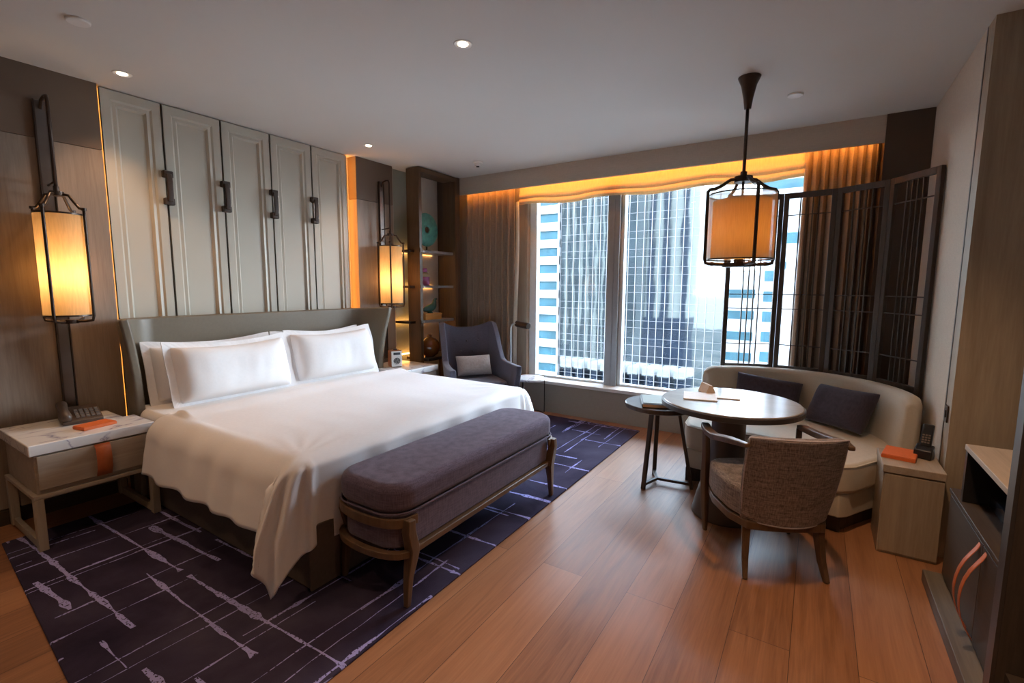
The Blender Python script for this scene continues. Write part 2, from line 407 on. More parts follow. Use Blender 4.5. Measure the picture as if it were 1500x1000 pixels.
MB().lathe([(.0622,.10),(.062,.135),(.05,.15),(.03,.155)],32).build('shoulder',M['sand'],t,smooth=True)
MB().lathe([(.028,.155),(.036,.16),(.036,.19),(.03,.20),(.0,.202)],32).build('lid',M['pink'],t,smooth=True)
t=tag(MB().box(-.14,.14,-.06,.06,0,.075).box(-.144,.144,-.064,.064,.052,.07).build('wooden_box',M['gold'],bevel=.004,loc=(4.24,3.88,1.05)),'honey coloured wooden box under the green bird on the shelf','box')
t=thing('bird_figurine','glossy dark green ceramic bird standing on the honey coloured box','figurine',(4.24,3.88,1.125),R(-20))
bird=MB()
sp=[(-.10,.035,.012),(-.07,.04,.028),(-.03,.05,.045),(.02,.062,.052),(.05,.09,.042),(.06,.125,.026),(.062,.15,.024),(.07,.165,.016),(.10,.168,.003)]
bird.tube([(x,0,z) for x,z,r_ in sp],[s_[2] for s_ in sp],16)
bird.build('body',M['birdg'],t,smooth=True,subd=1)
MB().prism([(-.10,.03),(-.17,.07),(-.16,.045),(-.09,.0)],-.012,.012,Matrix.Rotation(PI/2,4,'X')).build('tail',M['birdg'],t,bevel=.003)
MB().lathe([(.035,0),(.03,.012),(.012,.02)],20).build('foot',M['birdg'],t,smooth=True)
t=thing('brown_vase','round amber brown glazed vase on the low dark shelf','vase',(4.16,3.82,.62))
MB().lathe([(.055,0),(.06,.005),(.095,.03),(.118,.08),(.122,.125),(.105,.175),(.07,.21),(.035,.225),(.028,.235),(.03,.25),(.036,.258),(.026,.258),(.024,.235),(.02,.22)],40).build('body',M['vase'],t,smooth=True)

# ------------------------------------------------------------------ curtains, blind
def curtain(name,label,x,y0,y1,z0,z1,folds,amp,flare=0):
    s=MB(); rows=[]; n=folds*14
    for k in range(9):
        tt=k/8; z=z0+(z1-z0)*tt; row=[]
        for j in range(n+1):
            u=j/n; ph=u*folds*2*PI
            a=amp*(.75+.35*noise1(u*7,tt*1.3,3))*(1.15-.35*tt)
            y=y0+(y1-y0)*u+.012*math.sin(ph*2+1)*(1-tt*.5)
            row.append((x+a*math.sin(ph+.5*noise1(u*5,tt,9)),y+flare*(1-tt)*(u-.5),z))
        rows.append(row)
    o=s.grid(rows).build(name,M['curtain'],smooth=True,solid=.006,off=0,loc=(0,0,0))
    return tag(o,label,'curtain')
cl_=curtain('curtain','brown pleated curtain hanging beside the bookcase and armchair','x' and 4.815,3.06,3.76,.02,2.74,8,.05)
cr_=curtain('curtain','brown pleated curtain gathered behind the lattice screen','x' and 4.86,-.33,.16,.34,2.74,8,.045)
rows=[]
for k in range(12):
    z=.02+2.4*k/11
    rows.append([(4.80+.012*math.sin(j*1.3+k*.3),3.0+.012*j+.015*math.sin(z*2.2),z) for j in range(5)])
o=MB().grid(rows).build('lining',M['sheer'],cl_,smooth=True,solid=.003)
lab(o,'cream curtain lining edge')
# roman blind with scalloped, stacked hem
s=MB(); rows=[]
prof=[(0,2.74),(0,2.62),(.0,2.54),(-.012,2.50),(-.02,2.47),(-.005,2.455),(.004,2.46),(-.01,2.44),(-.028,2.415),(-.022,2.392),(0,2.385),(.02,2.392)]
NY=120
for j in range(NY+1):
    y=0.165+(3.02-.165)*j/NY
    sag=.014*math.cos(2*PI*(y-.5)/.95)+.006*noise1(y*5)
    row=[]
    for i,(dx,z) in enumerate(prof):
        k=max(0,(2.74-z)/.35)
        row.append((4.865+dx*(1+.3*noise1(y*3,i)),y,z-sag*k+ (.006*noise1(y*4,i*2.1) if i>2 else 0)))
    rows.append(row)
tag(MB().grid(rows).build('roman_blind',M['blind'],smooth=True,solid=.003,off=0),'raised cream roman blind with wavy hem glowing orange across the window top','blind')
# LED strips of the curtain pocket
struct(MB().box(4.735,4.75,-.33,3.76,2.66,2.672).build('trim_19',M['led']))

# ------------------------------------------------------------------ rug
def rug():
    s=MB(); s.prism([(0.57,3.74),(.44,2.0),(.40,1.42),(4.607,1.42),(4.63,3.74)],.0,.012)
    return tag(s.build('area_rug',M['rug'],bevel=.005),'large dark indigo rug with lavender crossing brushstrokes under the bed','rug')
rug()
# ------------------------------------------------------------------ bed
BX0,BX1=1.25,3.17; RZ=.012
bed=thing('bed','king size bed with curved taupe leather headboard and dark skirt','bed',(2.21,2.95,RZ))
L=(2.21,2.95,RZ)
s=MB()
s.prism([(BX0-L[0],-1.03),(BX1-L[0],-1.03),(BX1-L[0],1.04),(BX0-L[0],1.04)],0.005,.33)
for (x,y) in ((BX0-L[0]-.006,-1.03),(BX1-L[0]+.006,-1.03)): pass
s.build('base',M['base'],bed,bevel=.012)
MB().box(BX0-L[0]-.008,BX0-L[0]+.16,-1.045,-1.031,.005,.32).box(BX0-L[0]+.20,BX1-L[0]-.20,-1.045,-1.031,.005,.32).build('skirt_panel',M['base'],bed,bevel=.006)
s=MB(); NX=24
def rrect(x0,x1,y0,y1,r,n=6):
    pts=[]
    for cx,cy,a0 in ((x1-r,y1-r,0),(x0+r,y1-r,90),(x0+r,y0+r,180),(x1-r,y0+r,270)):
        for k in range(n+1):
            a=R(a0+90*k/n); pts.append((cx+r*math.cos(a),cy+r*math.sin(a)))
    return pts
MB().prism(rrect(BX0-L[0]+.01,BX1-L[0]-.01,-1.00,.98,.10),.331,.605).build('mattress',M['sheet'],bed,bevel=.05,seg=4)
# headboard: curved shell with wings leaning outward at the top
rows=[]
path=[]
hx0,hx1=1.245,3.385
def hb_plan():
    pts=[]; yb=4.0; r=.22; yf=3.70
    pts+=[(hx0,yf+(yb-r-yf)*k/4) for k in range(5)]
    pts+=[(hx0+r-r*math.cos(R(a)),yb-r+r*math.sin(R(a))) for a in (10,25,40,55,70,82)]
    pts+=[(hx0+r+(hx1-hx0-2*r)*k/16,yb) for k in range(17)]
    pts+=[(hx1-r+r*math.sin(R(a)),yb-r+r*math.cos(R(a))) for a in (8,20,35,50,65,80)]
    pts+=[(hx1,yb-r-(yb-r-yf)*k/4) for k in range(5)]
    return pts
pl=hb_plan()
for k in range(17):
    t_=k/16; z=.02+1.185*t_; row=[]
    for i,(x,y) in enumerate(pl):
        wing=max(0,(3.95-y)/.25); side=-1 if x<2.3 else 1
        f=.05*max(0,(t_-.45)/.55)**2-.03*math.sin(PI*t_)
        yy=y+wing*(.05*math.sin(PI*min(1,t_*1.05))-.02*t_**4)
        row.append((x+side*f*min(1,wing)-L[0],yy-L[1],z+.012*wing*t_**3))
    rows.append(row)
MB().grid(rows).build('headboard',M['leather_h'],bed,solid=.055,off=0,bevel=.02,seg=3,smooth=True)

# duvet
def duvet():
    x0,x1,y0=1.29,3.12,2.01; ytop=3.34; zt=.655
    W=.42; Fo=.50; Wr=.42
    n1=150; n2=120
    rows=[]
    def fall(d,R0=.14):
        # returns (out, down) for unrolled distance d past the edge
        q=R0*PI/2
        if d<=0: return 0,0
        if d<q: a=d/R0; return R0*math.sin(a),R0*(1-math.cos(a))
        return R0+.16*(d-q),R0+(d-q)
    for i in range(n1+1):
        u=-W+(x1-x0+W+Wr)*i/n1   # cloth coordinate across
        row=[]
        for j in range(n2+1):
            v=-Fo+(ytop-y0+Fo)*j/n2
            a=max(0,-u); c=max(0,u-(x1-x0)); b=max(0,-v)
            x=x0+min(max(u,0),x1-x0); y=y0+max(v,0); z=zt
            e=a if a>0 else c; sd=-1 if a>0 else 1
            if e>0 and b>0:
                r_=math.hypot(e,b); ph=math.atan2(b,e)
                o,d=fall(r_)
                # lift foot-side faces apart so that the corner hangs as a pointed fold
                fl=.16*math.sin(2*ph)*min(1,r_/.4)
                x+=sd*(o+fl)*math.cos(ph); y-=(min(o,.10)+fl*.1)*math.sin(ph); z-=d
                w=.016*math.sin(ph*14)*min(1,r_/.25); x+=sd*w; y-=w
            elif e>0:
                o,d=fall(e); k=min(1,e/.3)
                wv=(.020*noise1(y*3.1,2,1)+.012*math.sin(y*21+3*noise1(y*2)))*k
                x+=sd*(o+wv+.012*k); z-=d
                if sd<0: z+= .01*noise1(y*4,7)*k
            elif b>0:
                o,d=fall(b); k=min(1,b/.3)
                y-=min(o,.10)+(.012*math.sin(x*19+2*noise1(x*3))+.012*noise1(x*4,5))*k*0.7; z-=d
            # top softness
            if e==0 and b==0:
                cx=min(u,x1-x0-u); cy=min(v,9)
                z+=.010*(noise1(x*1.7,y*1.3,4))+.004*noise1(x*6,y*2.5,8)
                cw=max(0,1-math.hypot(max(0,cx-.0),max(0,cy-.0))/.5)
                z+=.0025*cw*math.sin(math.atan2(v+.01,min(u,x1-x0-u)+.01)*16)
                # turned-back roll near the pillows
                hd=ytop-y
                z+=.03*math.exp(-((hd-.12)/.09)**2)
                if hd<.07: z-=.045*(1-hd/.07)**2
            z=max(z,RZ+.012)
            row.append((x,y,z))
        rows.append(row)
    o=MB().grid(rows).build('duvet',M['linen'],smooth=True,solid=.022,off=-1,subd=0)
    return tag(o,'white duvet spread over the bed and hanging over its sides','duvet')
dv=duvet()

def pillow(name,label,cat,w,h,t,mat,loc,rot,flange=.0,group=None,wr=.012,seed=0,n=26):
    s=MB(); 
    def pt(i,j,sg):
        u=-1+2*i/n; v=-1+2*j/n
        # pinch sides inward for pillow look
        cu=1-.06*(1-abs(v)**2.2)*0; 
        pk=0 if flange else 1; x=u*w/2*(1-.05*pk*(1-v*v)*abs(u)**3); y=v*h/2*(1-.07*pk*(1-u*u)*abs(v)**3)
        p=max(0,(1-abs(u)**5))*max(0,(1-abs(v)**(4 if flange else 3)))
        z=sg*t/2*p**.48
        z+=wr*1.3*noise1(x*4+seed,y*4,sg*3)*p**.3 + wr*.45*noise1(x*16+seed,y*5,sg*5)*p**.3
        if flange: y-=.03*(1-min(1,(2*x/w)**2))*max(0,2*y/h)
        return (x,y,z)
    top=[[pt(i,j,1) for j in range(n+1)] for i in range(n+1)]
    bot=[[pt(i,j,-1) for j in range(n+1)] for i in range(n+1)]
    for i in range(n+1):
        for j in range(n+1):
            if i in(0,n) or j in(0,n): bot[i][j]=top[i][j]
    s.grid(top); s.grid([list(reversed(r_)) for r_ in bot])
    o=s.build(name,mat,smooth=True,fix=False)
    bm=bmesh.new(); bm.from_mesh(o.data); bmesh.ops.remove_doubles(bm,verts=bm.verts,dist=1e-5); bmesh.ops.recalc_face_normals(bm,faces=bm.faces); bm.to_mesh(o.data); bm.free()
    for p in o.data.polygons: p.use_smooth=True
    m=o.modifiers.new('sub','SUBSURF'); m.levels=1; m.render_levels=1
    o.location=loc; o.rotation_euler=rot
    tag(o,label,cat,group)
    if flange:
        f=MB(); a=[]; nn=20
        def rim(ex,zz):
            pts=[]
            W2,H2=w/2+ex,h/2+ex
            for k in range(nn): pts.append((-W2+2*W2*k/nn,-H2))
            for k in range(nn): pts.append((W2,-H2+2*H2*k/nn))
            for k in range(nn): pts.append((W2-2*W2*k/nn,H2))
            for k in range(nn): pts.append((-W2,H2-2*H2*k/nn))
            return [(x,y-.03*(1-min(1,(2*x/w)**2))*max(0,2*y/h),zz+(.022*noise1(x*5+seed,y*5) if ex>0 else 0)) for x,y in pts]
        f.grid([rim(-.02,.006),rim(flange,.004),rim(flange,-.004),rim(-.02,-.006)],closeu=True,closev=True)
        fo=f.build('flange',mat,o,smooth=False)
    return o
hz_=.70
pg='white bed pillows'
def bedpil(label,x,y,lean,w,seed,zc,yaw=0,h=.42,t=.20):
    return pillow('pillow',label,'pillow',w,h,t,M['linen'],(x,y,zc),(R(lean),0,R(yaw)),.035,pg,.012,seed)
bedpil('white pillow at the back leaning on the headboard, nearest the phone nightstand',1.80,3.85,78,.84,1,.825,0,.40,.17)
bedpil('white pillow at the back leaning on the headboard, on the radio side',2.72,3.85,78,.84,2,.825,0,.40,.17)
bedpil('white front pillow leaning in the stack nearest the phone nightstand',1.86,3.68,74,.84,3,.825,1,.41,.25)
bedpil('white front pillow leaning in the stack on the radio side',2.75,3.69,74,.82,4,.835,-1,.42,.25)

# ------------------------------------------------------------------ nightstands
def nightstand(x0,x1,y0,label,side):
    cx=(x0+x1)/2; Lc=(cx,y0+.28,RZ if side<0 else RZ)
    t=thing('nightstand',label,'nightstand',Lc)
    w=(x1-x0)/2
    z0=-RZ
    top=MB()
    if side<0: top.prism([(-w,-.28),(w,-.28),(w,.02),(w-.06,.02),(w-.06,.30),(-w,.30)],.54-RZ,.60-RZ)
    else: top.prism([(-w,-.28),(w,-.28),(w,.30),(-w+.02,.30),(-w+.02,.10),(-w,.10)],.54-RZ,.60-RZ)
    top.build('marble_top',M['marble'],t,bevel=.006)
    MB().box(-w+.02,w-.02,-.262,.29,.31,.527).build('body',M['greywoodx'],t,bevel=.003)
    d=MB().box(-w+.03,w-.03,-.278,-.263,.335,.52).build('drawer',M['greywoodx'],t,bevel=.003)
    cx2=.02
    tab=[(-.279,.522),(-.300,.50),(-.308,.44),(-.302,.38),(-.281,.335)]
    lab(MB().grid([[(cx2-.035,y,z),(cx2+.035,y,z)] for y,z in tab]).build('leather_pull',M['tan'],d,solid=.004,smooth=True),'orange tan leather strap pull')
    MB().box(-w+.0,w-.0,-.28,.29,.288,.309).build('bottom_rail',M['greywoodx'],t,bevel=.002)
    for sx in (-1,1):
        xa=sx*(w-.022)
        MB().box(xa-.02,xa+.02,-.28,-.235,0,.287).build('leg',M['greywood'],t,bevel=.003)
        MB().box(xa-.02,xa+.02,.245,.29,0,.287).build('leg',M['greywood'],t,bevel=.003)
        MB().box(xa-.012,xa+.012,-.234,.244,0.0,.045).build('foot_rail',M['greywood'],t,bevel=.002)
    MB().box(-w+.05,w-.05,.262,.28,.10,.24).build('back_rail',M['greywoodx'],t,bevel=.002)
    return t
nightstand(.655,1.225,3.43,'grey oak nightstand with marble top holding the telephone',-1)
nightstand(3.30,3.855,3.42,'grey oak nightstand with marble top holding the small radio',1)
# tray in the marble notch
tag(MB().box(-.03,.03,-.12,.12,0,.012).build('metal_tray',M['steel'],bevel=.003,loc=(1.185,3.80,.603)),'small pale metal tray at the marble corner beside the headboard','tray') if False else None
# desk phone
t=thing('desk_phone','brown desk telephone on the marble nightstand','telephone',(.985,3.84,.601),R(-8))
s=MB(); s.prism([(-.105,0),(.105,0),(.105,.075),(-.105,.022)],-.095,.095,Matrix.Rotation(PI/2,4,'Z')@Matrix.Rotation(PI/2,4,'X'))
s.build('body',M['brownpl'],t,bevel=.005) 
hs=MB().box(-.10,-.045,-.11,.11,.0,.032); 
o=MB().tube([(-.075,-.11,.035),(-.075,-.085,.05),(-.075,0,.072),(-.075,.08,.095),(-.075,.105,.09)],[.022,.028,.021,.028,.02],12).build('handset',M['brownpl'],t,smooth=True)
for r_ in range(4):
    for c_ in range(5):
        yy=-.075+r_*.03; zz=.030+(yy+.1)*.25
        MB().box(-.028+c_*.024,-.012+c_*.024,yy,yy+.02,zz-.004,zz+.007).build('key',M['keys'],t)
tag(MB().box(-.085,.085,-.055,.055,0,.016).box(-.083,.083,-.053,.053,.016,.020).build('leather_notebook',M['orange'],bevel=.004,loc=(.985,3.60,.6005),rz=R(12)),'orange leather notepad in front of the telephone','notebook')
# radio
t=thing('table_radio','small wooden radio with white front on the far nightstand','radio',(3.50,3.70,.601),R(-28))
MB().box(-.06,.06,-.05,.075,0,.175).build('case',M['cherry'],t,bevel=.01)
MB().box(-.055,.055,-.058,-.051,.006,.169).build('front_plate',M['white'],t,bevel=.004)
MB().lathe([(.04,-.008),(.036,0)],28,Matrix.Translation((0,-.058,.065))@Matrix.Rotation(-PI/2,4,'X')@Matrix.Scale(-1,4,(0,0,1))).build('speaker_grille',M['black'],t)
MB().box(-.035,.035,-.061,-.059,.13,.155).build('display',M['black'],t)
MB().cyl(0,0,.176,.186,.02).build('knob',M['black'],t)

# ------------------------------------------------------------------ wall sconces
def sconce(x,label,group,ytop,wallY):
    ax=3.90; t=thing('wall_sconce',label,'wall lamp',(x,ax,1.22),0,group)
    z=-1.22; wy=wallY-ax
    MB().box(-.028,.028,wy-.022,wy-.001,.64+z,2.55+z).build('back_plate',M['bronzel'],t,bevel=.004)
    MB().box(-.034,-.028,wy-.028,wy-.001,.64+z,2.55+z).box(.028,.034,wy-.028,wy-.001,.64+z,2.55+z).build('plate_edge',M['bronze'],t)
    arm=[(0,wy-.02,2.50+z),(0,wy-.05,2.545+z),(0,wy*.3,2.555+z),(0,.01,2.55+z),(0,0,2.52+z),(0,0,1.99+z)]
    MB().tube(arm,.0095,8).build('arm',M['bronze'],t,smooth=True)
    MB().tube([(0,wy-.02,2.05+z),(0,0,2.06+z)],.006,8).build('stay',M['bronze'],t,smooth=True)
    MB().cyl(0,0,1.975+z,2.0+z,.035).cyl(0,0,2.0+z,2.03+z,.014).build('hub',M['bronze'],t,smooth=False)
    fr=MB(); rr=.132
    for k in range(4):
        a=R(45+90*k); c,s_=math.cos(a),math.sin(a)
        pts=[(.02*c,.02*s_,1.985),(.06*c,.06*s_,1.98),(.085*c,.085*s_,1.94),(.11*c,.11*s_,1.905),(rr*c,rr*s_,1.90),(rr*c,rr*s_,1.87),(rr*c,rr*s_,1.25),(rr*.95*c,rr*.95*s_,1.225),(.08*c,.08*s_,1.218),(.02*c,.02*s_,1.218)]
        MB().tube([(p[0],p[1],p[2]+z) for p in pts],.0085,8).build('cage_bar',M['bronze'],t,smooth=True)
        MB().lathe([(.014,-.008),(.014,.008)],12,None,(rr*c,rr*s_,1.90+z)).build('rivet',M['bronze'],t)
    MB().cyl(0,0,1.205+z,1.228+z,.045).build('bottom_disc',M['bronze'],t)
    sh=MB(); prof=[(.118,1.25+z),(.118,1.87+z)]
    rows=[[(r_*math.cos(2*PI*k/48),r_*math.sin(2*PI*k/48),zz) for k in range(48)] for r_,zz in prof]
    sh.grid(rows,closev=True).build('lamp_shade',M['shade'],t,smooth=True)
    for zz in (1.25,1.862):
        MB().grid([[(r_*math.cos(2*PI*k/48),r_*math.sin(2*PI*k/48),q+z) for k in range(48)] for r_,q in ((.1195,zz),(.1195,zz+.01),(.1165,zz+.01),(.1165,zz))],closeu=True,closev=True).build('shade_rim',M['bronze'],t)
    MB().lathe([(.001,-.045),(.025,-.035),(.038,0),(.03,.03),(.015,.05),(.012,.07)],16,None,(0,0,1.47+z)).build('bulb',M['bulb'],t,smooth=True)
    l=bpy.data.lights.new('sconce_light','POINT'); l.energy=SCON; l.color=(1,.60,.28); l.shadow_soft_size=.06
    lo=bpy.data.objects.new('sconce_light',l); C.objects.link(lo); lo.parent=t; lo.location=(0,0,1.50+z-.0)
SCON=2.6
sconce(.995,'glowing caged lantern sconce on the wood panel above the telephone nightstand','lantern wall lamps',0,4.06)
sconce(3.66,'glowing caged lantern sconce on the wood panel above the radio nightstand','lantern wall lamps',0,4.04)

# ------------------------------------------------------------------ bench
t=thing('upholstered_bench','long purple grey upholstered bench with wooden frame at the foot of the bed','bench',(2.11,1.68,RZ))
hl,hw=.75,.215
MB().prism(rrect(-hl+.02,hl-.02,-hw+.01,hw-.01,.12,8),.262,.425).build('box_body',M['bench'],t,bevel=.012,seg=3)
MB().prism(rrect(-hl,hl,-hw-.005,hw+.005,.13,8),.427,.565).build('cushion',M['bench'],t,bevel=.045,seg=5)
pp=[(x,y,.437) for x,y in rrect(-hl-.003,hl+.003,-hw-.008,hw+.008,.133,8)]
MB().tube(pp,.0045,6,close=True).build('piping',M['bench'],t,smooth=True)
MB().box(-hl+.08,hl-.08,-hw-.012,-hw+.022,.232,.262).build('rail',M['walnutx'],t,bevel=.006)
MB().box(-hl+.08,hl-.08,hw-.022,hw+.012,.232,.262).build('rail',M['walnutx'],t,bevel=.006)
for sx in (-1,1):
    def arc(z,e,w_):
        pts=[]
        for k in range(13):
            a=R(-90+180*k/12)
            cx=hl-.13; px_=cx+ (.13+e)*max(0,math.cos(a))**.6; py_=(hw+e)*math.sin(a)
            pts.append((sx*px_,py_,z))
        return pts
    MB().tube(arc(.395,.008,0),1,sq=(.014,.045)).build('end_band',M['walnut'],t,bevel=.004)
    MB().tube(arc(.247,.006,0),1,sq=(.03,.032)).build('end_rail',M['walnut'],t,bevel=.004)
    for sy in (-1,1):
        pts=[(sx*(hl-.075),sy*(hw+.012),.412),(sx*(hl-.07),sy*(hw+.012),.36),(sx*(hl-.095),sy*(hw+.006),.27),(sx*(hl-.095),sy*(hw+.002),.235),(sx*(hl-.075),sy*(hw-.002),.13),(sx*(hl-.062),sy*(hw),.0)]
        MB().tube(pts,[1.0,1.15,1.25,1.2,.85,.62],sq=(.042,.04)).build('leg',M['walnut'],t,bevel=.005)

# ------------------------------------------------------------------ wing armchair
t=thing('wing_armchair','slate grey wingback armchair with flared top corners beside the curtain','armchair',(4.16,3.13,RZ),R(-124))
# local +x is the front
rows=[]
ns=33; nt_=12
def shellpt(i,k):
    u=-1+2*i/(ns-1); tt=k/(nt_-1); au=abs(u); sg=1 if u>0 else -1
    # height profile: back centre .96, horn 1.04 near au=.42, arm .58 at au>.7
    if au<.40: top=.955+.085*(au/.40)**2.5
    elif au<.66:
        q=(au-.40)/.26; top=1.04-(1.04-.60)*(q*q*(3-2*q))
    else:
        q=(au-.66)/.34; top=.60-.035*math.sin(q*PI*.5)+.02*q
    z=.26+(top-.26)*tt
    # plan: back half width .33 then wings/arms forward
    if au<.36: x=-.34+.05*(au/.36)**3; y=sg*.245*(au/.36)
    else:
        q=(au-.36)/.64; x=-.29+.60*q; y=sg*(.245+.095*math.sin(min(1,q*1.1)*PI/2))
    fl=(z-.26)/.78
    y*=1+.20*fl*(1-.25*(1-min(1,au/.36)))*(1.0 if au<.7 else 1.0)-.0
    x-=.11*fl*(1 if au<.4 else max(0,1-(au-.4)/.35)) - (.03*fl if .3<au<.55 else 0)
    if au>.72: x+=.03*math.sin(tt*PI/2)
    return (x,y,z)
for i in range(ns): rows.append([shellpt(i,k) for k in range(nt_)])
MB().grid(rows).build('shell',M['armch'],t,solid=.065,off=0,bevel=.022,seg=3,smooth=True,subd=1)
MB().prism(rrect(-.26,.32,-.27,.27,.10,6),.27,.42).build('seat_cushion',M['armch'],t,bevel=.035,seg=4)
MB().prism(rrect(-.26,.27,-.28,.28,.10,6),.16,.269).build('seat_base',M['armch'],t,bevel=.01)
for sx in(-1,1):
    for sy in(-1,1):
        MB().tube([(sx*.24,sy*.27,.16),(sx*.27,sy*.29,0)],[.022,.014],10).build('leg',M['darkwood'],t,smooth=True)
for (yy,zz) in ((0,.80),(-.14,.80),(.14,.80),(-.07,.68),(.07,.68)):
    MB().lathe([(.012,-.004),(.009,.006),(.0,.008)],12,Matrix.Translation((-.345+.0*zz,yy,zz))@Matrix.Rotation(PI/2,4,'Y')).build('button',M['armch'],t,smooth=True)
M_a=Matrix.Rotation(R(-124),4,'Z')
p=M_a@Vector((-.09,0,0))
pillow('lumbar_cushion','pale grey lumbar cushion on the wing armchair','cushion',.42,.24,.13,M['cushg'],(4.16+p.x,3.13+p.y,.562),(R(68),0,R(-124)+PI/2),0,None,.006,5,20)

# floor reading lamp
t=thing('reading_lamp','slim reading floor lamp with dark cylindrical head beside the armchair','floor lamp',(4.50,2.90,.0125))
MB().lathe([(.08,0),(.08,.012),(.02,.02)],28).build('base',M['bronze'],t,smooth=False)
MB().tube([(0,0,.018),(0,0,.96),(.004,-.01,1.0),(.0,-.04,1.02),(0,-.075,1.02)],.009,8).build('pole',M['steel'],t,smooth=True)
MB().tube([(.03,-.06,1.015),(-.03,-.25,1.0)],.036,16).build('lamp_head',M['bronze'],t,smooth=False,bevel=.005)
# round marble side table
t=thing('marble_side_table','small round marble side table beside the armchair','side table',(4.53,2.66,.0125))
MB().lathe([(.17,.395),(.178,.40),(.178,.415),(.17,.42)],48).build('marble_top',M['marble'],t,smooth=False)
MB().tube([(-.05,.06,0),(-.05,.06,.395)],.011,10).build('leg',M['bronze'],t,smooth=True)
MB().tube([(.13,-.115,.012),(.13,-.115,.43),(.11,-.10,.435)],.005,8).build('rod',M['bronze'],t,smooth=True)
MB().tube([(.13*1.2*math.cos(a)+.0,.13*1.2*math.sin(a),.006) for a in [2*PI*k/32 for k in range(32)]],.006,6,close=True).build('foot_ring',M['bronze'],t,smooth=True)

# ------------------------------------------------------------------ sofa
SC=(3.77,.2); SA=-21
sofa=thing('curved_banquette','cream curved banquette sofa wrapped around the round table','sofa',(SC[0],SC[1],0),R(SA))
def arcpts(r,a0,a1,n): return [(r*math.cos(R(a0+(a1-a0)*k/n)),r*math.sin(R(a0+(a1-a0)*k/n))) for k in range(n+1)]
def seat_outline(sh=0):
    pts=arcpts(.70-sh,-70,70,28)   # back side
    ends=[]
    # right(+v) end then concave front then -v end
    out=[(p[0],p[1]) for p in pts]
    out+=[(.10,.66-sh),(-.12,.60-sh),(-.27,.53-sh),(-.345,.46),(-.35+sh,.38),(-.31+sh,.28)]
    out+=[(-.23+sh,.17),(-.17+sh,.06),(-.155+sh,-.03),(-.17+sh,-.12),(-.23+sh,-.24),(-.31+sh,-.36),(-.36+sh,-.46),(-.355+sh,-.54),(-.28,-.59+sh),(-.10,-.62+sh),(.10,-.66+sh)]
    return out
MB().prism(seat_outline(),.25,.43).build('seat',M['sofa'],sofa,bevel=.03,seg=4)
pp=[(x,y,.41) for x,y in seat_outline(-.0)]
MB().tube([(x,y,.418) for x,y in seat_outline(.002)[29:]],.005,6).build('piping',M['sofa'],sofa,smooth=True)
MB().prism(seat_outline(.02),.105,.249).build('base',M['sofa'],sofa,bevel=.01)
MB().prism(seat_outline(.07),.0,.104).build('plinth',M['darkwood'],sofa)
# back: swept profile
rows=[]
prof=[(.68,.105),(.79,.105),(.80,.3),(.80,.72),(.785,.765),(.755,.782),(.715,.775),(.69,.745),(.675,.6),(.66,.44),(.66,.25)]
N=44
for k in range(N+1):
    a=-71+142*k/N
    e=min(1,(min(a+71,71-a))/6); e=math.sin(e*PI/2)
    row=[]
    for r_,z in prof:
        cz=.44; cr=.73
        zz=z if z<.5 else .5+(z-.5)*(.86+.14*e)
        rr=cr+(r_-cr)*(.55+.45*e)
        row.append((rr*math.cos(R(a)),rr*math.sin(R(a)),zz))
    rows.append(row)
s=MB().grid(rows,closev=True); n=len(prof)
s.f.append(tuple(range(n))); s.f.append(tuple(reversed(range(N*n,(N+1)*n))))
s.build('backrest',M['sofa'],sofa,smooth=True,bevel=.012,seg=3)
Rs=Matrix.Rotation(R(SA),4,'Z')
def onsofa(u,v): q=Rs@Vector((u,v,0)); return SC[0]+q.x,SC[1]+q.y
def scush(label,ang,r,lean,w,h,seed,roll=0,zc=None):
    a=R(ang+SA); x=SC[0]+r*math.cos(a); y=SC[1]+r*math.sin(a)
    # local: pillow plane xy -> stand upright facing inwards
    o=pillow('throw_cushion',label,'cushion',w,h,.13,M['cushd'],(x,y,zc or .60),(0,0,0),0,'charcoal cushions on the banquette',.008,seed,20)
    o.rotation_mode='QUATERNION'
    m=Matrix.Rotation(a-PI/2,4,'Z')@Matrix.Rotation(R(90-lean),4,'X')@Matrix.Rotation(R(roll),4,'Z')
    o.rotation_quaternion=m.to_quaternion(); return o
scush('charcoal throw cushion leaning at the banquette centre behind the table',31,.56,26,.50,.30,11,-8,.585)
scush('charcoal throw cushion on the banquette nearest the right wall',-26,.53,28,.50,.32,12,3,.585)

